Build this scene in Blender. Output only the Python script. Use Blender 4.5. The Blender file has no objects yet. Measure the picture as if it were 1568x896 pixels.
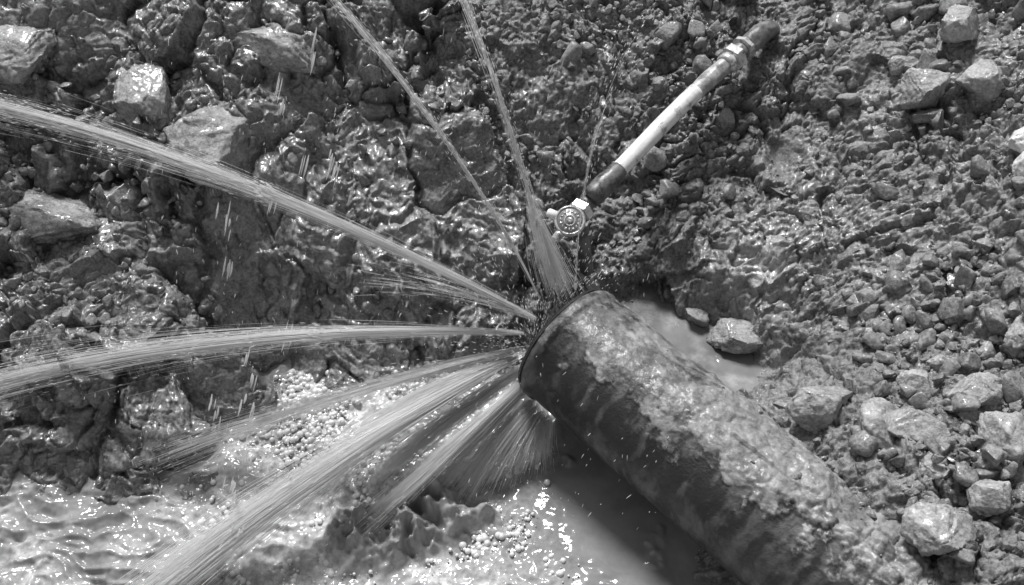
import bpy, math, numpy as np
from mathutils import Vector
rng=np.random.default_rng(7)
scene=bpy.context.scene
# ------------------------------------------------------------------ helpers
def mesh_np(name,V,F,smooth=True,mat=None,attrs=None,parent=None):
    V=np.asarray(V,dtype=np.float32); F=np.asarray(F,dtype=np.int32)
    me=bpy.data.meshes.new(name); k=F.shape[1]
    me.vertices.add(len(V)); me.vertices.foreach_set('co',V.ravel())
    me.loops.add(F.size); me.loops.foreach_set('vertex_index',F.ravel())
    me.polygons.add(len(F))
    me.polygons.foreach_set('loop_start',np.arange(0,F.size,k,dtype=np.int32))
    me.polygons.foreach_set('loop_total',np.full(len(F),k,dtype=np.int32))
    me.polygons.foreach_set('use_smooth',np.full(len(F),smooth,dtype=bool))
    me.update(calc_edges=True); me.validate()
    if attrs:
        for an,av in attrs.items():
            a=me.attributes.new(an,'FLOAT','POINT'); a.data.foreach_set('value',np.asarray(av,dtype=np.float32).ravel())
    ob=bpy.data.objects.new(name,me); scene.collection.objects.link(ob)
    if mat: me.materials.append(mat)
    if parent: ob.parent=parent
    return ob
def hsh(ix,iy,s):
    h=(ix.astype(np.int64)*374761393+iy.astype(np.int64)*668265263+s*974634777)&0xffffffff
    h=((h^(h>>13))*1274126177)&0xffffffff
    h=((h^(h>>16))*2246822519)&0xffffffff
    h=h^(h>>15)
    return (h&0xffffff)/float(0xffffff)
def vn(x,y,s=0):
    ix=np.floor(x);iy=np.floor(y);fx=x-ix;fy=y-iy
    fx=fx*fx*fx*(fx*(fx*6-15)+10);fy=fy*fy*fy*(fy*(fy*6-15)+10)
    ix=ix.astype(np.int64);iy=iy.astype(np.int64)
    a=hsh(ix,iy,s);b=hsh(ix+1,iy,s);c=hsh(ix,iy+1,s);d=hsh(ix+1,iy+1,s)
    return ((a+(b-a)*fx)*(1-fy)+(c+(d-c)*fx)*fy)*2-1
def fbm(x,y,s=0,o=4,g=.5):
    r=0;a=1;t=0
    for i in range(o):
        r=r+a*vn(x+i*17.3,y-i*9.1,s+i*13);t+=a;a*=g
        x,y=(x*1.62+y*1.2),(y*1.62-x*1.2)
    return r/t
def worley(x,y,s):
    ix=np.floor(x).astype(np.int64);iy=np.floor(y).astype(np.int64)
    f1=np.full(x.shape,9.);f2=f1.copy();bx=np.zeros(x.shape);by=bx.copy()
    cx=ix.copy();cy=iy.copy()
    for i in(-1,0,1):
        for j in(-1,0,1):
            jx=ix+i;jy=iy+j
            dx=x-(jx+.1+.8*hsh(jx,jy,s));dy=y-(jy+.1+.8*hsh(jx,jy,s+1))
            d=dx*dx+dy*dy
            m=d<f1
            f2=np.where(m,f1,np.minimum(f2,d));f1=np.where(m,d,f1)
            bx=np.where(m,dx,bx);by=np.where(m,dy,by);cx=np.where(m,jx,cx);cy=np.where(m,jy,cy)
    return np.sqrt(f1),np.sqrt(f2),bx,by,cx,cy
def sst(a,b,x):
    t=np.clip((x-a)/(b-a),0,1);return t*t*(3-2*t)
def clods(x,y,cell,s,tilt=1.5,edge=.28,crev=.7):
    f1,f2,bx,by,cx,cy=worley(x/cell,y/cell,s)
    hr=hsh(cx,cy,s+5);tx=hsh(cx,cy,s+6)-.5;ty=hsh(cx,cy,s+7)-.5
    e=sst(0,edge,f2-f1)
    return (hr-.5)*1.0*e+tilt*(tx*bx+ty*by)*1.6+(e-1)*crev+.15-.2*f1*f1
def gb(x,y,cx,cy,r,ry=None,a=0):
    ry=ry or r;c,s=math.cos(a),math.sin(a)
    u=(x-cx)*c+(y-cy)*s;v=-(x-cx)*s+(y-cy)*c
    return np.exp(-((u/r)**2+(v/ry)**2))
# ------------------------------------------------------------------ terrain shape
CP=np.array([(-.3,-.3,-.17),(-.1,-.3,-.18),(.1,-.35,-.18),(.28,-.55,-.18),(-.5,-.5,-.16),(-.75,-.6,-.17),(-.2,-.55,-.17),(.05,-.7,-.17),(-.85,-.5,-.16),
(-.41,-.14,-.11),(-.27,-.08,-.1),(-.53,-.27,-.11),(-.9,-.36,-.11),(-.5,-.04,-.02),(-.62,-.15,0),(-.8,-.2,.02),(-.9,.13,.1),(-1,-.22,0),
(-.58,.2,.22),(-.72,.28,.26),(-.93,.36,.32),(-.44,.34,.31),(-.26,.45,.32),(-.3,.15,.13),(-.2,.02,.0),(-.1,.1,.06),(-.03,-.04,-.06),(-.33,.0,-.02),(-.15,-.08,-.14),
(0,.3,.22),(0,.47,.34),(.15,.15,.08),(.1,0,0),(.28,.22,.17),(.44,.35,.22),(.54,.49,.28),(.53,.21,.17),(.45,0,.06),(.25,-.05,-.04),(.47,-.06,.02),(.34,-.15,-.05),(.48,-.22,.02),(.4,-.21,-.03),
(.6,-.1,.1),(.8,.1,.3),(.93,.32,.42),(.84,-.09,.3),(.8,-.37,.19),(.6,-.4,.13),(.5,-.33,.08),(.75,-.64,.17),(.64,-.60,.165),(.5,-.42,.10),(.57,-.51,.14),(.4,-.66,-.12),(.1,-.16,-.13),(.3,-.4,-.12),(.72,-.8,.17),
(-1.3,.5,.5),(1.3,.4,.6),(0,.9,.6),(-1.3,-.4,.1),(1.3,-.5,.35),(0,-1.2,.0),(-1,-1.1,.1),(1,-1.1,.25),(.7,.9,.6),(-.7,.9,.6)])
def tps(d2): return .5*d2*np.log(d2+1e-12)
def solve():
    n=len(CP);d2=((CP[:,None,:2]-CP[None,:,:2])**2).sum(-1)
    A=np.zeros((n+3,n+3));A[:n,:n]=tps(d2)+np.eye(n)*.0006;A[:n,n]=1;A[:n,n+1:]=CP[:,:2];A[n,:n]=1;A[n+1:,:n]=CP[:,:2].T
    return np.linalg.solve(A,np.r_[CP[:,2],0,0,0])
W=solve()
def macro(x,y):
    xc=np.clip(x,-1.5,1.5);yc=np.clip(y,-1.4,1.1)
    r=W[-3]+W[-2]*xc+W[-1]*yc
    for i in range(len(CP)): r=r+W[i]*tps((xc-CP[i,0])**2+(yc-CP[i,1])**2)
    rr=np.sqrt((x/1.25)**2+((y-.1)/1.15)**2);k=sst(.9,1.4,rr)
    return r*(1-k)+.6*k
WATER=-.12
def masks(x,y):
    n=fbm(x*3,y*3,91,3)*.12
    gran=sst(-.02,.16,x+.35*y-.02+n)                 # crumbly dry side
    gran=np.maximum(gran,.35*sst(.28,.4,y+n))
    gran=gran*(1-.8*gb(x,y,.45,-.03,.13,.12))*(1-.7*gb(x,y,.38,-.12,.15,.10))
    slick=np.clip(gb(x,y,-.1,.05,.13,.2)+gb(x,y,-.36,.22,.12,.24,.4)+.8*gb(x,y,.46,.0,.09,.11)+.8*gb(x,y,-.6,-.35,.25,.1),0,1)
    slick=np.clip(slick+n*3.,0,1)
    calm=np.clip(gb(x,y,.38,-.12,.14,.06,-.6)*1.3*(1+1.2*fbm(x*14,y*14,93,3))+gb(x,y,.53,.21,.028,.055)*1.1*(1+1.4*fbm(x*30,y*30,94,3)),0,1)
    return gran,slick,calm
def relief(x,y):
    wx=x+.035*fbm(x*8,y*8,3,4)+.004*fbm(x*80,y*80,5,2);wy=y+.035*fbm(x*8,y*8,4,4)+.004*fbm(x*80,y*80,6,2)
    gran,slick,calm=masks(x,y)
    far=1-sst(1.3,2.2,np.sqrt(x*x+y*y))
    a=(.044*(1-gran)+.018*gran)*(1-.5*slick)
    b=(.024*(1-gran)+.015*gran)*(1-.6*slick)
    c=(.0066*(1-gran)+.0070*gran)*(1-.5*slick)
    pres=sst(-.25,.3,fbm(x*6,y*6,55,2));pres2=sst(-.3,.25,fbm(x*9,y*9,56,3))
    ck=.15+.85*sst(-.05,.35,fbm(x*5+3,y*5,57,3))
    h=a*clods(wx,wy,.15,20,1.6,.3,ck)+b*(.3+1.0*pres)*clods(wx+.3,wy*1.15,.06,30,1.6,.3,ck)+c*(.3+.9*pres2)*clods(wx,wy+.2,.024,40)
    h=h+(.0038*gran+.0017*(1-gran))*clods(wx,wy,.0095,50)*(.5+.7*pres)
    h=h+.004*gran*(1-pres2)*fbm(x*130,y*130,59,3)
    rd=1-np.abs(fbm(wx*34+2*wy,wy*54,66,3))*2.2
    h=h+(.0050*slick+.0024*(1-gran)+.001)*rd+.030*fbm(x*5,y*5,11,4)
    h=h+.0011*fbm(x*200,y*200,71,2)
    return h*far*(1-calm)
def axis(lo,hi,step,outer,n):
    c=np.arange(lo,hi+1e-9,step)
    g=step*np.cumsum(1.17**np.arange(n));g[-1]=max(g[-1],outer)
    return np.r_[lo-g[::-1],c,hi+g]
ax=axis(-1.10,1.10,.0022,80,60);ay=axis(-.72,.76,.0022,80,60)
X,Y=np.meshgrid(ax,ay)
H0=macro(X,Y);R0=relief(X,Y)
gy=np.gradient(H0,ay,axis=0);gx=np.gradient(H0,ax,axis=1);gl_=np.sqrt(1+gx*gx+gy*gy)
near=1-sst(1.1,1.3,np.sqrt(X*X+Y*Y))
gran,slick,calm=masks(X,Y)
pdep=-.05*gb(X,Y,.38,-.12,.15,.065,-.6)-.03*gb(X,Y,.53,.21,.03,.06)
H=H0+R0/gl_+pdep
ox=-gx/gl_*R0*near+near*(1-calm)*.006*fbm(X*30,Y*30,101,2);oy=-gy/gl_*R0*near+near*(1-calm)*.006*fbm(X*30,Y*30,102,2)
nx,ny=len(ax),len(ay)
idx=np.arange(nx*ny).reshape(ny,nx)
Fq=np.stack([idx[:-1,:-1],idx[:-1,1:],idx[1:,1:],idx[1:,:-1]],-1).reshape(-1,4)
pale=np.clip(1.3*gb(X,Y,.46,-.01,.07,.09)+.35*gb(X,Y,-.7,-.38,.3,.12)+.4*gb(X,Y,-.1,.05,.13,.18)+.4*gb(X,Y,-.4,.25,.12,.2)+.6*fbm(X*4,Y*4,200,6,.6)-.02,0,1)
wet=np.clip((1-gran)*.85+.5*slick+.6*fbm(X*7,Y*7,210,3)+.15,0,1)
def new_mat(name):
    m=bpy.data.materials.new(name);m.use_nodes=True;N=m.node_tree.nodes;L=m.node_tree.links
    return m,N,L,N['Principled BSDF']
def mathn(N,L,op,a,b=None):
    n=N.new('ShaderNodeMath');n.operation=op
    for i,v in enumerate((a,b)):
        if v is None: continue
        if isinstance(v,(int,float)): n.inputs[i].default_value=v
        else: L.new(v,n.inputs[i])
    return n.outputs[0]
def noise(N,L,co,scale,detail=5,rough=.6):
    n=N.new('ShaderNodeTexNoise');n.inputs['Scale'].default_value=scale;n.inputs['Detail'].default_value=detail;n.inputs['Roughness'].default_value=rough
    L.new(co,n.inputs['Vector']);return n.outputs['Fac']
def ramp(N,L,f,pts):
    r=N.new('ShaderNodeValToRGB');L.new(f,r.inputs[0]);e=r.color_ramp.elements
    for i,(p,v) in enumerate(pts):
        if i<2: q=e[i];q.position=p
        else: q=e.new(p)
        q.color=(v,v,v,1)
    return r.outputs[0]
def attr(N,name):
    a=N.new('ShaderNodeAttribute');a.attribute_name=name;return a.outputs['Fac']
def soil_mat(name,useattr=True,base=(.06,.25),rgh=(.25,.65),bump=.6,coat=.5):
    m,N,L,P=new_mat(name)
    co=N.new('ShaderNodeTexCoord').outputs['Object']
    n1=noise(N,L,co,26,5,.7);n2=noise(N,L,co,190,3,.7)
    f=mathn(N,L,'ADD',mathn(N,L,'MULTIPLY',n1,.5),mathn(N,L,'MULTIPLY',n2,.5))
    col=ramp(N,L,f,[(.40,base[0]),(.60,base[1])])
    if useattr:
        mx=N.new('ShaderNodeMix');mx.data_type='RGBA';L.new(attr(N,'pale'),mx.inputs['Factor']);L.new(col,mx.inputs['A'])
        c2=ramp(N,L,f,[(.38,.19),(.62,.48)]);L.new(c2,mx.inputs['B']);col=mx.outputs['Result']
    L.new(col,P.inputs['Base Color'])
    L.new(ramp(N,L,n1,[(.38,rgh[0]),(.62,rgh[1])]),P.inputs['Roughness'])
    P.inputs['Specular IOR Level'].default_value=.6
    # film of standing water over the mud
    P.inputs['Coat IOR'].default_value=1.45;P.inputs['Coat Roughness'].default_value=.1
    if useattr: L.new(attr(N,'wet'),P.inputs['Coat Weight'])
    else: P.inputs['Coat Weight'].default_value=coat
    b=N.new('ShaderNodeBump');b.inputs['Strength'].default_value=bump;b.inputs['Distance'].default_value=.005
    L.new(noise(N,L,co,150,4,.75),b.inputs['Height']);L.new(b.outputs[0],P.inputs['Normal'])
    b2=N.new('ShaderNodeBump');b2.inputs['Strength'].default_value=.25;b2.inputs['Distance'].default_value=.005
    L.new(noise(N,L,co,120,2,.6),b2.inputs['Height']);L.new(b2.outputs[0],P.inputs['Coat Normal'])
    return m
M_soil=soil_mat('soil')
V=np.stack([X+ox,Y+oy,H],-1).reshape(-1,3)
mesh_np('ground',V,Fq,True,M_soil,{'pale':pale,'wet':wet})
def hgt(x,y):
    i=np.clip(np.searchsorted(ax,x),1,nx-1);j=np.clip(np.searchsorted(ay,y),1,ny-1)
    return H[j,i]
# ------------------------------------------------------------------ rocks
import bmesh
def ico(sub):
    bm=bmesh.new();bmesh.ops.create_icosphere(bm,subdivisions=sub,radius=1)
    v=np.array([p.co[:] for p in bm.verts]);f=np.array([[q.index for q in p.verts] for p in bm.faces]);bm.free();return v,f
def n3(p,s):
    return (fbm(p[:,0]+p[:,2]*.7,p[:,1]-p[:,2]*.5,s,4,.6)+fbm(p[:,2]*1.1+3,p[:,0]*.9-p[:,1]*.6,s+50,4,.6))*.5
def rockshape(v,s,cuts=9,lump=.16,fine=.05,dlo=.5,dhi=.8):
    r=np.random.default_rng(s);p=v*(1+lump*n3(v*1.3+s,s))[:,None]
    for k in range(cuts):
        n=r.normal(size=3);n/=np.linalg.norm(n);d=r.uniform(dlo,dhi)
        e=p@n-d;p=p-np.where(e>0,e*.92,0)[:,None]*n
    p=p*(1+fine*n3(v*4+s,s+9)+fine*.6*n3(v*11+s,s+19)+fine*.3*n3(v*24+s,s+29))[:,None]
    return p
ico2=ico(2);ico3=ico(3);ico5=ico(5)
def rotm(r):
    q=r.normal(size=4);q/=np.linalg.norm(q);a,b,c,d=q
    return np.array([[1-2*(c*c+d*d),2*(b*c-a*d),2*(b*d+a*c)],[2*(b*c+a*d),1-2*(b*b+d*d),2*(c*d-a*b)],[2*(b*d-a*c),2*(c*d+a*b),1-2*(b*b+c*c)]])
M_rock=soil_mat('rock_surface',False,(.17,.44),(.3,.7),.6,.3)
M_rockwet=soil_mat('wet_rock_surface',False,(.14,.38),(.2,.5),.6,.9)
M_pale=soil_mat('pale_stone',False,(.5,.7),(.4,.7),.3,.3)
rocks=[(-.57,.19,.09,.11,.07,M_rockwet,.35),(-.72,.28,.06,.08,.05,M_rockwet,.2),(-.45,.35,.12,.05,.04,M_rockwet,.2),(-.91,.10,.12,.07,.05,M_rockwet,.2),
(-.95,.35,.09,.08,.05,M_rockwet,.1),(-.44,-.29,.05,.03,.03,M_rockwet,.1),
(.84,.33,.048,.048,.04,M_rock,.5),(.77,.23,.047,.045,.04,M_rock,.5),(.85,.20,.05,.045,.04,M_rock,.3),(.88,.04,.04,.035,.03,M_pale,.5),(.875,-.02,.032,.03,.03,M_pale,.5),
(.51,-.335,.06,.045,.045,M_rock,.5),(.58,-.40,.045,.05,.04,M_rock,.5),(.635,-.415,.055,.045,.04,M_rock,.5),(.735,-.365,.05,.035,.035,M_rock,.5),(.745,-.46,.05,.045,.04,M_rock,.5),
(.62,-.59,.055,.045,.04,M_rock,.4),(.66,-.33,.036,.03,.028,M_rock,.5),(.70,-.29,.022,.02,.02,M_rock,.5),(.475,-.435,.02,.027,.02,M_rock,.5),(.64,-.49,.03,.025,.02,M_rock,.5),
(.43,-.11,.06,.045,.03,M_rockwet,.2),(.74,.31,.03,.025,.02,M_rock,.4),(.70,-.55,.035,.03,.03,M_rock,.4),(.82,-.28,.035,.03,.03,M_rock,.4)]
for i,(x,y,a,b,c,m,l) in enumerate(rocks):
    big=i<6
    p=rockshape(ico5[0],100+i,11,.35 if big else .25,.17 if big else .14,.5,.85);r=np.random.default_rng(900+i);t=r.uniform(-.5,.5)
    p=p/np.abs(p).max(0)*[a,b,c]
    ct,s_=math.cos(t),math.sin(t);p=np.stack([p[:,0]*ct-p[:,1]*s_,p[:,0]*s_+p[:,1]*ct,p[:,2]],-1)
    q=r.uniform(-.1,.4);cq,sq=math.cos(q),math.sin(q);p=np.stack([p[:,0],p[:,1]*cq-p[:,2]*sq,p[:,1]*sq+p[:,2]*cq],-1)
    z=float(macro(np.array([x]),np.array([y]))[0])+c*l
    mesh_np('rock' if i==0 else 'rock.%03d'%i,p+[x,y,z],ico5[1],True,m)
# ------------------------------------------------------------------ loose clods (one object)
PA=np.array([.695,-.718,-.05]);PA/=np.linalg.norm(PA);PC=np.array([.098,-.160,.05]);PB=np.cross(PA,[0,0,1]);PB/=np.linalg.norm(PB);PB=-PB if PB[0]<0 else PB
PU=np.cross(PB,PA);PU=PU if PU[2]>0 else -PU
PR=.115
def scatter(name,count,xr,yr,smin,smax,powr,prob,mat,templ,seed,smooth):
    r=np.random.default_rng(seed);T=[rockshape(templ[0],s+seed,9,.35,.14,.42,.75) for s in range(24)]
    VV=[];FF=[];o=0
    n=count*4;x=r.uniform(*xr,n);y=r.uniform(*yr,n);k=r.uniform(size=n)<prob(x,y);x=x[k][:count];y=y[k][:count]
    z=hgt(x,y);s=smin+(smax-smin)*r.uniform(size=len(x))**powr
    for i in range(len(x)):
        sx=x[i]-PC[0];sy=y[i]-PC[1];lat=sx*PB[0]+sy*PB[1];al=sx*PA[0]+sy*PA[1]
        zz=z[i]
        if abs(lat)<PR+.03 and -.2<al<0.02: continue
        if abs(lat)<PR+.01 and al>-.03:
            pz=PC[2]+PA[2]*al+math.sqrt(max(0,PR**2-lat*lat))
            if pz>zz:
                if not(lat>-.06 and al>.1 and r.uniform()<min(1,(al-.1)*1.6)*(lat+.07)/.12): continue
                if s[i]>.011: continue
                zz=pz+.003
        if zz<WATER+.005: continue
        p=(T[r.integers(24)]*[1,r.uniform(.6,1),r.uniform(.5,.9)])@rotm(r).T*s[i]*1.2
        VV.append(p+[x[i],y[i],zz+s[i]*.25]);FF.append(templ[1]+o);o+=len(p)
    mesh_np(name,np.concatenate(VV),np.concatenate(FF),smooth,mat)
M_clod=soil_mat('loose_soil',False,(.09,.31),(.3,.75),.6,.35)
M_clodw=soil_mat('wet_loose_soil',False,(.08,.27),(.2,.5),.5,.9)
pr=lambda x,y:masks(x,y)[0]*(1-masks(x,y)[2])*(.12+.88*sst(-.1,.25,fbm(x*6,y*6,300,3)))
pr2=lambda x,y:pr(x,y)*(.35+.65*sst(.3,.6,x-.5*y))
pl=lambda x,y:(1-masks(x,y)[0])*(1-.8*masks(x,y)[1])*sst(-.1,.3,fbm(x*6,y*6,310,2))
scatter('soil_clods',5200,(-.1,1.05),(-.7,.7),.0025,.011,2.6,pr,M_clod,ico2,1,False)
scatter('soil_clods.001',640,(.0,1.05),(-.7,.7),.009,.029,2.2,pr2,M_clod,ico3,2,True)
scatter('wet_mud_clods',1100,(-1.1,.2),(-.5,.7),.003,.016,2.5,pl,M_clodw,ico3,3,True)
# ------------------------------------------------------------------ water surfaces
def water_mat(name,cols,rough,scale):
    m,N,L,P=new_mat(name);co=N.new('ShaderNodeTexCoord').outputs['Object']
    n=noise(N,L,co,9,5,.6);c=ramp(N,L,n,[(.35,cols[0]),(.65,cols[1])])
    mx=N.new('ShaderNodeMix');mx.data_type='RGBA';L.new(attr(N,'foam'),mx.inputs['Factor']);L.new(c,mx.inputs['A'])
    c2=ramp(N,L,noise(N,L,co,70,5,.7),[(.35,.28),(.62,.68)]);L.new(c2,mx.inputs['B']);L.new(mx.outputs['Result'],P.inputs['Base Color'])
    P.inputs['Roughness'].default_value=rough;P.inputs['IOR'].default_value=1.33;P.inputs['Specular IOR Level'].default_value=.9
    b=N.new('ShaderNodeBump');b.inputs['Strength'].default_value=.12;b.inputs['Distance'].default_value=.004
    L.new(noise(N,L,co,scale,3),b.inputs['Height']);L.new(b.outputs[0],P.inputs['Normal']);return m
M_water=water_mat('muddy_water_surface',(.18,.29),.08,40)
M_pud=water_mat('puddle_surface',(.13,.22),.06,30)
def grid(x0,x1,y0,y1,st):
    a=np.arange(x0,x1,st);b=np.arange(y0,y1,st);x,y=np.meshgrid(a,b);i=np.arange(x.size).reshape(x.shape)
    return x,y,np.stack([i[:-1,:-1],i[:-1,1:],i[1:,1:],i[1:,:-1]],-1).reshape(-1,4)
x,y,F=grid(-1.15,.5,-1.0,.05,.0025)
calmw=np.clip(gb(x,y,.20,-.42,.12,.20,.5)*1.7,0,1);spl=gb(x,y,-.185,-.445,.12,.07,.3);leftf=sst(-.25,-.45,x)*sst(-.2,-.35,y)
wx_=x+.03*fbm(x*10,y*10,440,2);wy_=y+.03*fbm(x*10,y*10,441,2);ws=1-np.abs(fbm(wx_*10+4*y,wy_*22,400,3))*2.4
pop=clods(x+.004*fbm(x*70,y*70,450,2),y,.012,451,.6,.5)
spn=sst(.15,.7,spl+.35*fbm(x*16,y*16,452,3))
lowr=gb(x,y,.10,-.57,.13,.08)
z=WATER+(1-calmw)*(.007*fbm(x*20,y*20,401,3)+.0045*fbm(x*55,y*55,402,3))+leftf*.014*ws+lowr*.006*ws+spn*(.05+.055*fbm(x*22,y*22,403,4)+.020*(1-2*np.abs(fbm(x*38+9*y,y*32,404,3)))+.003*pop)+.0005*fbm(x*20,y*20,405,2)
foam=np.clip((1.3*gb(x,y,-.3,-.21,.18,.11)+gb(x,y,-.05,-.54,.11,.11)+1.2*gb(x,y,-.0,-.32,.12,.06)+1.3*gb(x,y,-.34,-.45,.18,.12)+.3*leftf)*(1-calmw)+.8*fbm(x*12,y*12,410,5)*(1-calmw),0,1)*(1-spn)*(.5+.5*sst(-.3,.2,fbm(x*25,y*25,411,3)))
z=z+foam*.0012*pop
mesh_np('muddy_water',np.stack([x,y,z],-1).reshape(-1,3),F,True,M_water,{'foam':foam})
def puddle(name,cx,cy,r,ry,a,z):
    th=np.linspace(0,2*np.pi,96,endpoint=False);rr=np.linspace(0,1,30)
    R,T=np.meshgrid(rr,th);k=1+.15*fbm(np.cos(T)*2+cx*9,np.sin(T)*2,500,2)
    u=R*k*r*np.cos(T);v=R*k*ry*np.sin(T);c,s=math.cos(a),math.sin(a);xx=cx+u*c-v*s;yy=cy+u*s+v*c
    zz=z+.0014*fbm(xx*40,yy*40,501,2);i=np.arange(R.size).reshape(R.shape);j=np.roll(i,-1,0)
    F=np.stack([i[:,:-1],i[:,1:],j[:,1:],j[:,:-1]],-1).reshape(-1,4)
    mesh_np(name,np.stack([xx,yy,zz],-1).reshape(-1,3),F,True,M_pud,{'foam':np.clip(.8*fbm(xx*20,yy*20,502,4),0,.5)})
puddle('puddle',.39,-.125,.23,.12,-.6,-.025)
puddle('puddle.001',.53,.21,.05,.08,0,.142)
M_bub,N,L,P=new_mat('foam_bubble');P.inputs['Base Color'].default_value=(.7,.7,.7,1);P.inputs['Roughness'].default_value=.08
P.inputs['Specular IOR Level'].default_value=1.0
def bubbles():
    r=np.random.default_rng(5);n=70000;bx=r.uniform(-.62,.12,n);by=r.uniform(-.66,-.05,n)
    p=np.clip(gb(bx,by,-.3,-.2,.15,.10)+.9*gb(bx,by,-.03,-.52,.09,.13)+.9*gb(bx,by,.0,-.33,.09,.06)+.6*gb(bx,by,-.36,-.46,.15,.11)+.05,0,1)*(1-gb(bx,by,-.185,-.445,.11,.07))*sst(-.2,.3,fbm(bx*11,by*11,600,4)+.1)*(1-np.clip(gb(bx,by,.20,-.42,.12,.18,.5)*1.7,0,1))
    k=r.uniform(size=n)<p*.5;bx=bx[k];by=by[k];v,f=ico2;s=.0010+.0062*r.uniform(size=len(bx))**4
    k=hgt(bx,by)<WATER+.004;bx,by,s=bx[k],by[k],s[k]
    V=(v[None]*s[:,None,None]+np.stack([bx,by,WATER+.003+s*.05],-1)[:,None]).reshape(-1,3)
    F=(f[None]+(np.arange(len(bx))*len(v))[:,None,None]).reshape(-1,3)
    mesh_np('foam_bubbles',V,F,True,M_bub)
bubbles()
# ------------------------------------------------------------------ burst water main
def main_pipe():
    root=bpy.data.objects.new('burst_water_main',None);scene.collection.objects.link(root)
    ns,nt=560,420;s=np.linspace(0,1.35,ns);t=np.linspace(0,2*np.pi,nt,endpoint=False);S,T=np.meshgrid(s,t,indexing='ij')
    c1,s1=np.cos(T),np.sin(T)     # c1: up, s1: right
    wx=S+3;wy=T*PR
    side=.8*s1+.6*c1          # towards the buried right flank / top
    cover=sst(-.1,.4,side+.45*fbm(wx*7,wy*9,700,4)+.7*fbm(wx*30,wy*30,705,5,.65))
    cover=cover*(.45+.55*sst(-.25,.15,fbm(wx*9,wy*13,702,5,.6)+.9*(S-.2)))
    mud=np.clip(cover,0,1)
    thick=sst(.1,.7,S)*sst(-.1,.7,side)
    grit=sst(.1,.5,fbm(wx*45,wy*45,713,3))
    lump=.0022*mud*(1+1.2*fbm(wx*18,wy*18,703,4))+.0020*mud*grit+mud*(.002+.012*thick)*(.6+.8*fbm(wx*10,wy*12,706,4))+mud*thick*(.006*clods(wx,wy,.04,710)+.003*clods(wx,wy,.015,711))+.0006*mud*fbm(wx*120,wy*120,712,2)
    rim=.004*np.exp(-((S-.012)/.012)**4)
    r=PR+lump*sst(0,.02,S)+rim+.0008*fbm(wx*60,wy*30,704,3)
    V=PC+S[...,None]*PA+r[...,None]*(c1[...,None]*PU+s1[...,None]*PB)
    m,N,L,P=new_mat('muddy_iron');co=N.new('ShaderNodeTexCoord').outputs['Object']
    a=attr(N,'mud');nn=noise(N,L,co,60,6,.8);f=mathn(N,L,'ADD',a,mathn(N,L,'MULTIPLY',mathn(N,L,'SUBTRACT',nn,.5),1.8))
    k=ramp(N,L,f,[(.25,0),(.7,1)])
    st=attr(N,'streak');iron=ramp(N,L,st,[(.35,.015),(.85,.10)])
    mx=N.new('ShaderNodeMix');mx.data_type='RGBA';L.new(k,mx.inputs['Factor']);L.new(iron,mx.inputs['A']);L.new(ramp(N,L,noise(N,L,co,32,7,.75),[(.36,.09),(.64,.34)]),mx.inputs['B']);L.new(mx.outputs['Result'],P.inputs['Base Color'])
    L.new(ramp(N,L,nn,[(.38,.32),(.62,.65)]),P.inputs['Roughness']);P.inputs['Specular IOR Level'].default_value=.5
    L.new(ramp(N,L,noise(N,L,co,14,4),[(.42,.05),(.65,.6)]),P.inputs['Coat Weight']);P.inputs['Coat Roughness'].default_value=.2
    b=N.new('ShaderNodeBump');b.inputs['Strength'].default_value=.55;b.inputs['Distance'].default_value=.004;L.new(noise(N,L,co,170,5,.75),b.inputs['Height']);L.new(b.outputs[0],P.inputs['Normal'])
    b2=N.new('ShaderNodeBump');b2.inputs['Strength'].default_value=.4;b2.inputs['Distance'].default_value=.004;L.new(noise(N,L,co,110,3,.7),b2.inputs['Height']);L.new(b2.outputs[0],P.inputs['Coat Normal'])
    streak=np.clip(.42+.6*fbm(wx*80+1.2*fbm(wx*20,wy*20,722,3),wy*18,720,4)+.6*fbm(wx*30,wy*30,721,5,.7),0,1)
    i=np.arange(ns*nt).reshape(ns,nt);j=np.roll(i,-1,1);F=np.stack([i[:-1],i[1:],j[1:],j[:-1]],-1).reshape(-1,4)
    mesh_np('barrel',V.reshape(-1,3),F[:,::-1],True,m,{'mud':mud,'streak':streak},root)
    prof=[(0.0,PR+.003),(-.006,PR+.001),(-.008,PR-.004),(-.004,PR-.010),(.012,PR-.013),(.014,PR-.022),(-.004,PR-.026),(-.012,PR-.04),(-.014,.0005)]
    t=np.linspace(0,2*np.pi,160,endpoint=False);VV=[]
    for q,rr in prof: VV.append(PC+q*PA+(rr*(1+.01*vn(np.cos(t)*6,np.sin(t)*6,3)))[:,None]*(np.cos(t)[:,None]*PU+np.sin(t)[:,None]*PB))
    i=np.arange(len(prof)*160).reshape(-1,160);j=np.roll(i,-1,1);F=np.stack([i[:-1],i[1:],j[1:],j[:-1]],-1).reshape(-1,4)
    mesh_np('mouth_and_joint',np.concatenate(VV),F,True,m,{'mud':np.zeros(len(prof)*160),'streak':np.full(len(prof)*160,.3)},root)
    # thin dark curved shell running on past the rim along the right flank
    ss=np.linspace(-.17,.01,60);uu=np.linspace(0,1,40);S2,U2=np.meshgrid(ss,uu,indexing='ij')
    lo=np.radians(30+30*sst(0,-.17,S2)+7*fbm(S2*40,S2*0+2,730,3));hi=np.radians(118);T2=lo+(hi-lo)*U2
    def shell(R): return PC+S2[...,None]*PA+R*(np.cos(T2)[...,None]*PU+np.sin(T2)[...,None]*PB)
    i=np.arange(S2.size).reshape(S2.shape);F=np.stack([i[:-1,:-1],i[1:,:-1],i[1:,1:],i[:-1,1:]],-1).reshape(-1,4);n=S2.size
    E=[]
    for a_,b_ in ((i[:-1,0],i[1:,0]),(i[:-1,-1],i[1:,-1]),(i[0,:-1],i[0,1:])): E.append(np.stack([a_,b_,b_+n,a_+n],-1))
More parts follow.
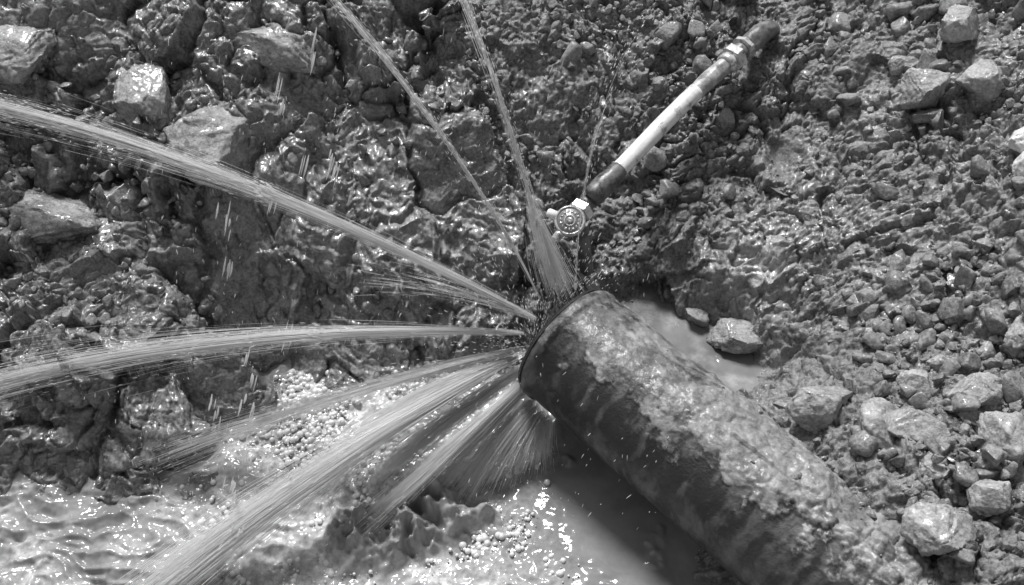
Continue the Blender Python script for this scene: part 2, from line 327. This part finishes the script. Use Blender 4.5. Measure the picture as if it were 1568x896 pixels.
    mesh_np('flank_shell',np.concatenate([shell(PR+.001).reshape(-1,3),shell(PR-.011).reshape(-1,3)]),np.concatenate([F,F[:,::-1]+n]+E),True,m,{'mud':np.full(2*n,.12),'streak':np.full(2*n,.35)},root)
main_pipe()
# ------------------------------------------------------------------ service pipe + valve
def sweep(name,path,rad,mat,parent,n=28,sides=None,smooth=True,rough=0):
    path=np.array(path,float);rad=np.array(rad,float);tan=np.gradient(path,axis=0);tan/=np.linalg.norm(tan,axis=1)[:,None]+1e-12
    ax0=path[-1]-path[0]
    for q in range(len(tan)):
        if np.linalg.norm(tan[q])<.5 or (len(path)<10 and tan[q]@ax0<0): tan[q]=ax0/np.linalg.norm(ax0)
    n=sides or n;t=np.linspace(0,2*np.pi,n,endpoint=False);ref=np.array([0,0,1.]) if abs(tan[0,2])<.9 else np.array([0,1.,0]);VV=[]
    for p,d,r in zip(path,tan,rad):
        b=np.cross(d,ref);b/=np.linalg.norm(b);c=np.cross(b,d)
        rr=r*(1+rough*vn(np.cos(t)*3+p[0]*60,np.sin(t)*3+p[1]*60,5))
        VV.append(p+rr[:,None]*(np.cos(t)[:,None]*b+np.sin(t)[:,None]*c))
    V=np.concatenate(VV+[path[:1],path[-1:]]);m=len(path);i=np.arange(m*n).reshape(m,n);j=np.roll(i,-1,1)
    F=np.stack([i[:-1],i[1:],j[1:],j[:-1]],-1).reshape(-1,4);a=m*n
    c0=np.stack([i[0],j[0],np.full(n,a),np.full(n,a)],-1);c1=np.stack([j[-1],i[-1],np.full(n,a+1),np.full(n,a+1)],-1)
    me=bpy.data.meshes.new(name);me.from_pydata(V.tolist(),[],F.tolist()+[q[:3].tolist() for q in c0]+[q[:3].tolist() for q in c1])
    for q in me.polygons:q.use_smooth=smooth
    me.materials.append(mat);ob=bpy.data.objects.new(name,me);scene.collection.objects.link(ob);ob.parent=parent;return ob
def hard_mat(name,lo,hi,stain,r,metal=0,sc=30,th=(.5,.62)):
    m,N,L,P=new_mat(name);co=N.new('ShaderNodeTexCoord').outputs['Object']
    c=ramp(N,L,noise(N,L,co,90,5),[(.3,lo),(.7,hi)]);k=ramp(N,L,noise(N,L,co,sc,8,.75),[(th[0],0),(th[1],1)])
    mx=N.new('ShaderNodeMix');mx.data_type='RGBA';L.new(k,mx.inputs['Factor']);L.new(c,mx.inputs['A']);mx.inputs['B'].default_value=(stain,)*3+(1,);L.new(mx.outputs['Result'],P.inputs['Base Color'])
    L.new(mathn(N,L,'ADD',mathn(N,L,'MULTIPLY',k,.3),r),P.inputs['Roughness']);P.inputs['Metallic'].default_value=metal
    b=N.new('ShaderNodeBump');b.inputs['Strength'].default_value=.4;b.inputs['Distance'].default_value=.002;L.new(noise(N,L,co,120,5,.7),b.inputs['Height']);L.new(b.outputs[0],P.inputs['Normal']);return m
M_white=hard_mat('white_plastic',.70,.82,.28,.2,0,34,(.54,.64))
M_stain=hard_mat('mud_stained_plastic',.36,.52,.12,.3,0,40,(.42,.6))
M_dark=hard_mat('black_rubber',.03,.07,.16,.25,0,45,(.42,.6))
M_muddy=hard_mat('mud_caked_pipe',.05,.11,.2,.3,0,40,(.4,.6))
M_brass=hard_mat('wet_brass',.52,.7,.10,.14,.25,75,(.5,.62))
M_face=hard_mat('worn_brass_face',.20,.34,.06,.25,.3,90,(.5,.6))
sp=bpy.data.objects.new('service_pipe',None);scene.collection.objects.link(sp)
K0=np.array([.145,.06,.198]);K1=np.array([.425,.345,.292]);tt=np.linspace(0,1,60)[:,None]
cur=K0+(K1-K0)*tt+np.array([-.4,.3,.5])*.006*np.sin(tt*np.pi)+np.array([.4,-.3,0])*.003*np.sin(tt*2*np.pi)
sweep('white_tube',cur[10:46],np.full(36,.0165),M_white,sp,rough=.02)
sweep('stained_tube',cur[44:],.0158+.0015*np.sin(np.linspace(0,3,16)),M_stain,sp,rough=.06)
sweep('lower_sleeve',cur[0:13],[.016,.020,.0215,.020,.0215,.0215,.0215,.021,.020,.019,.019,.0178,.0165],M_dark,sp,rough=.03)
e=cur[-1];d=np.array([.66,.70,.08]);d/=np.linalg.norm(d)
A=lambda q:e+d*q
sweep('collar',[A(-.015),A(-.012),A(.0),A(.002)],[.017,.021,.021,.018],M_brass,sp)
sweep('hex_nut',[A(.001),A(.003),A(.022),A(.024)],[.021,.028,.028,.021],M_brass,sp,sides=6,smooth=False)
sweep('threaded_neck',[A(.024+.002*i) for i in range(10)],[.018+.0016*(i%2) for i in range(10)],M_face,sp)
sweep('ring_nut',[A(.041),A(.043),A(.052),A(.055)],[.020,.027,.027,.019],M_brass,sp,sides=8,smooth=False)
B=np.array([A(.053),A(.072),A(.095),A(.118)+np.array([.004,.004,-.002]),A(.14)+np.array([.006,.012,-.018]),A(.155)+np.array([.006,.02,-.06])])
uu=np.linspace(0,1,6);bb=np.stack([np.polyval(np.polyfit(uu,B[:,i],3),np.linspace(0,1,24)) for i in range(3)],-1)
sweep('black_elbow',bb,.020+.0015*np.sin(np.linspace(0,6,24)),M_muddy,sp,rough=.07)
vl=bpy.data.objects.new('service_valve',None);scene.collection.objects.link(vl)
vc=np.array([.105,.005,.195]);nn=np.array([-.10,-.50,.86]);nn/=np.linalg.norm(nn)
pd=np.array([.55,.80,.1]);pd/=np.linalg.norm(pd)
Q=lambda q:vc-nn*.018+pd*q
sweep('body',[Q(-.012),Q(-.008),Q(.02),Q(.024)],[.012,.02,.02,.015],M_brass,vl)
sweep('outlet_nut',[Q(.024),Q(.026),Q(.042),Q(.044)],[.02,.025,.025,.02],M_brass,vl,sides=6,smooth=False)
sweep('outlet_neck',[Q(.043),Q(.066)],[.016,.016],M_dark,vl)
C=lambda q:vc+nn*q
sweep('cap_skirt',[C(-.034),C(-.009),C(-.006)],[.019,.0205,.0225],M_face,vl,n=40)
sweep('cap',[C(-.006),C(-.005),C(.004),C(.006)],[.024,.0285,.0285,.0272],M_brass,vl,n=44)
sweep('cap_face',[C(.0058),C(.0066)],[.0235,.0232],M_face,vl,n=44)
def torus(name,c,R,r_,mat):
    a=np.linspace(0,2*np.pi,48,endpoint=False);b=np.linspace(0,2*np.pi,8,endpoint=False);A_,B_=np.meshgrid(a,b,indexing='ij')
    rr=R+r_*np.cos(B_);V=c+rr[...,None]*(np.cos(A_)[...,None]*ex+np.sin(A_)[...,None]*ey)+(r_*np.sin(B_))[...,None]*nn
    i=np.arange(A_.size).reshape(A_.shape);j=np.roll(i,-1,0);F=np.stack([i,j,np.roll(j,-1,1),np.roll(i,-1,1)],-1).reshape(-1,4);mesh_np(name,V.reshape(-1,3),F,True,mat,None,vl)
ex=np.cross(nn,[0,0,1.]);ex/=np.linalg.norm(ex);ey=np.cross(nn,ex)
torus('cap_lip',C(.006),.0255,.0022,M_brass);torus('cap_inner_ring',C(.0066),.0095,.0012,M_brass)
sweep('cap_boss',[C(.006),C(.0095),C(.0105)],[.0055,.005,.003],M_brass,vl,sides=6,smooth=False)
for k,lg in enumerate((np.array([-.9,.31,.26]),np.array([-.62,-.60,-.50]))):
    lg=lg-nn*(lg@nn);dr=lg/np.linalg.norm(lg);b0=vc+dr*.024-nn*.001
    sweep('lug_%d'%(k+1),[b0,b0+dr*.004,b0+dr*.018,b0+dr*.021],[.006,.0085,.0085,.006],M_white if k==0 else M_brass,vl,n=20)
for k in range(15):
    a=2*math.pi*k/15;c=vc+nn*.0068+(ex*math.cos(a)+ey*math.sin(a))*.0165
    for g in range(1+k%2):
        th=a+.9*(k%3-1)+1.4*g;dd=(ex*math.cos(th)+ey*math.sin(th))*.0026
        sweep('emboss_%d_%d'%(k+1,g),[c-dd,c+dd],[.0010,.0010],M_brass,vl,n=6)
dn=np.array([.15,-.1,-1]);dn/=np.linalg.norm(dn);D_=lambda q:Q(.008)+np.array([.014,-.008,0])+dn*q
sweep('inlet_stem',[D_(.0),D_(.018),D_(.019),D_(.034),D_(.035),D_(.12)],[.014,.014,.019,.019,.013,.013],M_muddy,vl,sides=12,smooth=False)
# ------------------------------------------------------------------ water jets
M_spray=bpy.data.materials.new('spray_water');M_spray.use_nodes=True;N=M_spray.node_tree.nodes;L=M_spray.node_tree.links;N.clear()
o=N.new('ShaderNodeOutputMaterial');df=N.new('ShaderNodeBsdfDiffuse');tr=N.new('ShaderNodeBsdfTranslucent');gl=N.new('ShaderNodeBsdfGlossy');m1=N.new('ShaderNodeMixShader');m2=N.new('ShaderNodeMixShader')
df.inputs[0].default_value=(.99,.99,.99,1);tr.inputs[0].default_value=(.99,.99,.99,1);gl.inputs['Roughness'].default_value=.3;m2.inputs[0].default_value=.12;m1.inputs[0].default_value=.5
L.new(df.outputs[0],m1.inputs[1]);L.new(tr.outputs[0],m1.inputs[2]);L.new(m1.outputs[0],m2.inputs[1]);L.new(gl.outputs[0],m2.inputs[2]);L.new(m2.outputs[0],o.inputs[0])
def tubes(P,R):
    n,m,_=P.shape;T=np.gradient(P,axis=1);T/=np.linalg.norm(T,axis=2,keepdims=True)+1e-12
    ref=np.array([.31,.2,.93]);Bn=np.cross(T,ref);Bn/=np.linalg.norm(Bn,axis=2,keepdims=True)+1e-9;Cn=np.cross(Bn,T)
    V=np.stack([P+R[...,None]*(math.cos(a)*Bn+math.sin(a)*Cn) for a in (0,2.094,4.189)],2)
    i=np.arange(n*m*3).reshape(n,m,3);j=np.roll(i,-1,2)
    return V.reshape(-1,3),np.stack([i[:,:-1],i[:,1:],j[:,1:],j[:,:-1]],-1).reshape(-1,4)
jn=[0]
def jet(parts):
    VV=[];FF=[];o=0
    for part in parts:
        (pts,n,r0,r1,w,lo,hi,m,seed,flat,tmin)=part[:11];fade=part[11] if len(part)>11 else 0
        r=np.random.default_rng(seed);pts=np.array(pts,float)
        cl=np.r_[0,np.cumsum(np.linalg.norm(np.diff(pts,axis=0),axis=1))];cl/=cl[-1];co=[np.polyfit(cl,pts[:,i],min(2,len(pts)-1)) for i in range(3)]
        off=r.normal(size=(n,3))*.5;off[:,2]*=flat
        ln=r.uniform(lo,hi,n);u=r.uniform(0,1,n)**(1+fade);t0=np.clip(tmin-.15+(1.15-tmin)*u,tmin,1);t1=np.minimum(t0+ln,1.02+.05*r.normal(size=n)-fade*.5*r.uniform(size=n));t0=np.minimum(t0,t1-.01)
        t=t0[:,None]+(t1-t0)[:,None]*np.linspace(0,1,m)[None]
        base=np.stack([np.polyval(c,t) for c in co],-1)
        sp=r0+(r1-r0)*np.clip(t,0,1.1)**1.15
        ph=r.uniform(0,6.28,(n,1));wob=.05*np.sin(t*9+ph)
        P=base+sp[...,None]*(off[:,None,:]+wob[...,None]*off[:,None,::-1])
        prof=np.sin(np.linspace(0,1,m)*np.pi)**.6+.03
        R=w*(.5+.8*r.uniform(size=(n,1))**2)*prof[None]*np.ones((n,m))
        if w>1.2*mm: R=R*(1+.35*np.sin(t*90+ph)+.25*np.sin(t*41+2*ph))
        V,F=tubes(P,R);VV.append(V);FF.append(F+o);o+=len(V)
    mesh_np('water_jet' if jn[0]==0 else 'water_jet.%03d'%jn[0],np.concatenate(VV),np.concatenate(FF),True,M_spray);jn[0]+=1
mm=.001
j1=[(.04,-.16,.12),(-.21,-.08,.22),(-.43,-.02,.30),(-.61,.04,.32),(-1.0,.21,.30)]
jet([(j1,30,2*mm,5*mm,2.0*mm,.1,.4,40,61,1,0),(j1,700,4*mm,13*mm,.45*mm,.1,.5,14,1,1,0),(j1,700,5*mm,42*mm,.25*mm,.04,.2,9,2,1,.05),(j1,520,3*mm,11*mm,.8*mm,.006,.04,6,3,1,.3),(j1,900,3*mm,36*mm,.75*mm,.002,.010,5,33,1,.45),
     ([(.04,-.16,.12),(-.12,-.12,.15),(-.3,-.07,.13)],420,4*mm,34*mm,.25*mm,.05,.25,9,31,1,0,1)])
j2=[(.02,-.165,.08),(-.21,-.18,.12),(-.41,-.21,.12),(-.69,-.215,.08),(-1.0,-.23,-.01)]
jet([(j2,24,2*mm,6*mm,1.9*mm,.1,.4,40,62,1,0),(j2,620,4*mm,22*mm,.42*mm,.1,.5,14,4,1.3,0),(j2,600,4*mm,54*mm,.25*mm,.05,.2,8,5,1.2,.1),(j2,320,3*mm,12*mm,.6*mm,.05,.2,8,6,1,0),(j2,900,3*mm,40*mm,.75*mm,.002,.012,5,34,1.2,.35)])
j3=[(.05,-.14,.15),(-.05,-.09,.35),(-.19,.01,.55),(-.29,.10,.61)]
jet([(j3,40,1*mm,3*mm,1.7*mm,.02,.09,20,63,1,0),(j3,110,3*mm,7*mm,.45*mm,.05,.3,12,7,1,0),(j3,440,2*mm,8*mm,.9*mm,.004,.022,5,8,1,.2),(j3,170,2*mm,28*mm,.6*mm,.003,.014,4,9,1,.3)])
j4=[(.07,-.13,.17),(.02,-.09,.40),(-.03,-.04,.55),(-.08,.08,.63)]
jet([(j4,40,2*mm,4*mm,1.7*mm,.02,.09,20,64,1,.1),(j4,160,5*mm,7*mm,.45*mm,.05,.3,12,10,1,0),(j4,460,3*mm,8*mm,.9*mm,.004,.022,5,11,1,.25),(j4,170,2*mm,26*mm,.6*mm,.003,.014,4,12,1,.3),
     ([(.085,-.135,.165),(.055,-.10,.24),(.03,-.09,.34)],900,28*mm,6*mm,.27*mm,.2,.7,9,13,.6,0,.5)])
j5=[(.11,-.13,.17),(.13,-.03,.35),(.16,.07,.45),(.23,.19,.5)]
jet([(j5,210,3*mm,22*mm,.6*mm,.004,.018,5,14,1,.0),(j5,14,2*mm,3*mm,.3*mm,.1,.4,10,15,1,0)])
j6=[(.015,-.18,.055),(-.166,-.236,.06),(-.421,-.29,0),(-.693,-.338,-.1)]
jet([(j6,12,3*mm,8*mm,1.3*mm,.1,.35,30,65,1,0,1),(j6,900,4*mm,34*mm,.28*mm,.1,.4,12,16,1,0,.6),(j6,420,4*mm,66*mm,.45*mm,.004,.03,5,17,1,.2),(j6,200,3*mm,9*mm,.4*mm,.1,.3,8,36,1,0,1)])
j7=[(.01,-.185,.04),(-.206,-.336,.04),(-.396,-.457,0),(-.6,-.57,-.11)]
jet([(j7,44,3*mm,16*mm,2.0*mm,.12,.45,40,66,1,0),(j7,2300,6*mm,46*mm,.33*mm,.12,.5,13,18,1,0),(j7,700,4*mm,22*mm,.42*mm,.1,.4,12,19,1,0),(j7,1000,8*mm,62*mm,.7*mm,.002,.012,5,38,1,.45),
     ([(.01,-.185,.04),(-.16,-.27,.035),(-.36,-.37,-.1)],1500,5*mm,42*mm,.27*mm,.1,.5,12,32,1,0,.4)])
j8=[(.025,-.215,.01),(-.11,-.35,-.01),(-.278,-.465,-.11)]
jet([(j8,26,4*mm,9*mm,1.7*mm,.15,.5,40,67,1,0),(j8,1400,7*mm,23*mm,.34*mm,.2,.6,12,20,1,0,.3),(j8,420,6*mm,42*mm,.65*mm,.003,.018,5,39,1,.45)])
fan=[]
for k,(a,b) in enumerate([((.03,-.22,.0),(-.168,-.40,-.115)),((.04,-.235,-.02),(-.10,-.385,-.115)),((.045,-.245,-.03),(-.05,-.36,-.115)),((.055,-.25,-.04),(.0,-.335,-.115)),((.065,-.255,-.05),(.045,-.31,-.115)),((.02,-.2,.02),(-.26,-.36,-.115))]):
    mid=tuple((np.array(a)+np.array(b))/2+[0,0,.02]);fan.append(([a,mid,b],1150,11*mm,28*mm,.26*mm,.2,.8,10,40+k,.8,0,.5))
    fan.append(([a,mid,b],4,6*mm,12*mm,1.3*mm,.2,.6,24,80+k,.8,0,.4))
    fan.append(([a,mid,b],130,8*mm,46*mm,.6*mm,.006,.03,5,90+k,.8,.5))
jet(fan)
def drops():
    r=np.random.default_rng(77);P=[];R=[]
    base=[(-.364,.238,.40),(-.416,.171,.35),(-.379,.082,.25),(-.442,.048,.20),(-.511,-.002,.20),(-.51,-.068,.15),(-.446,-.329,.10),(-.444,-.395,.03),(-.463,-.445,.03),(-.446,-.51,.0),(-.378,-.426,.02),(-.33,.09,.25),(-.45,-.26,.1),(-.41,-.16,.06),(-.52,-.3,.02)]
    for b in base:
        for k in range(r.integers(4,9)):
            c=np.array(b)+r.normal(size=3)*[.005,.005,.020];l=r.uniform(.02,.06)
            P.append([c+np.array([-.34*l*q,0,-l*q]) for q in np.linspace(-.5,.5,6)]);R.append(np.sin(np.linspace(.1,.95,6)*np.pi)*r.uniform(.0010,.0026))
    for k in range(900):
        c=np.array([r.uniform(-.7,.25),r.uniform(-.5,.25),0]);c[2]=max(WATER,float(hgt(c[0],c[1])))+r.uniform(.02,.3);l=r.uniform(.003,.014)
        dd=np.array([r.normal()*.15-.2,r.normal()*.15,-1])
        P.append([c+dd*l*q for q in np.linspace(-.5,.5,6)]);R.append(np.sin(np.linspace(.1,.95,6)*np.pi)*r.uniform(.0003,.0009))
    for k in range(1100):     # fine spatter thrown off around the mouth
        dirv=r.normal(size=3);dirv[2]=abs(dirv[2]);dirv/=np.linalg.norm(dirv);dirv=dirv-PA*max(0,dirv@PA);q0=r.uniform(.03,.24)
        c=np.array([.045,-.19,.07])+dirv*q0;l=r.uniform(.002,.009)
        P.append([c+dirv*l*q for q in np.linspace(-.5,.5,6)]);R.append(np.sin(np.linspace(.1,.95,6)*np.pi)*r.uniform(.0003,.0007))
    V,F=tubes(np.array(P),np.array(R));mesh_np('falling_water_drops',V,F,True,M_spray)
drops()
# ------------------------------------------------------------------ light, sky, camera
w=bpy.data.worlds.new('World');scene.world=w;w.use_nodes=True;N=w.node_tree.nodes;L=w.node_tree.links
bg=N['Background'];sky=N.new('ShaderNodeTexSky');sky.sky_type='NISHITA';sky.sun_disc=False
sd=Vector((-.16,.54,.83)).normalized()
sky.sun_elevation=math.asin(sd.z);sky.sun_rotation=math.atan2(sd.x,sd.y)
bw=N.new('ShaderNodeRGBToBW');L.new(sky.outputs[0],bw.inputs[0]);L.new(bw.outputs[0],bg.inputs[0]);bg.inputs[1].default_value=.14
sl=bpy.data.lights.new('sun','SUN');sl.energy=5;sl.angle=math.radians(15);so=bpy.data.objects.new('sun',sl);scene.collection.objects.link(so);so.rotation_euler=sd.to_track_quat('Z','Y').to_euler()
cam=bpy.data.cameras.new('camera');co=bpy.data.objects.new('camera',cam);scene.collection.objects.link(co);scene.camera=co
cam.lens=35;cam.sensor_width=36;cam.clip_start=.02;cam.clip_end=300;co.location=(0,-1.2534,1.4938);co.rotation_euler=(math.radians(40),0,0)
scene.view_settings.view_transform='Standard';scene.view_settings.look='None';scene.view_settings.exposure=0
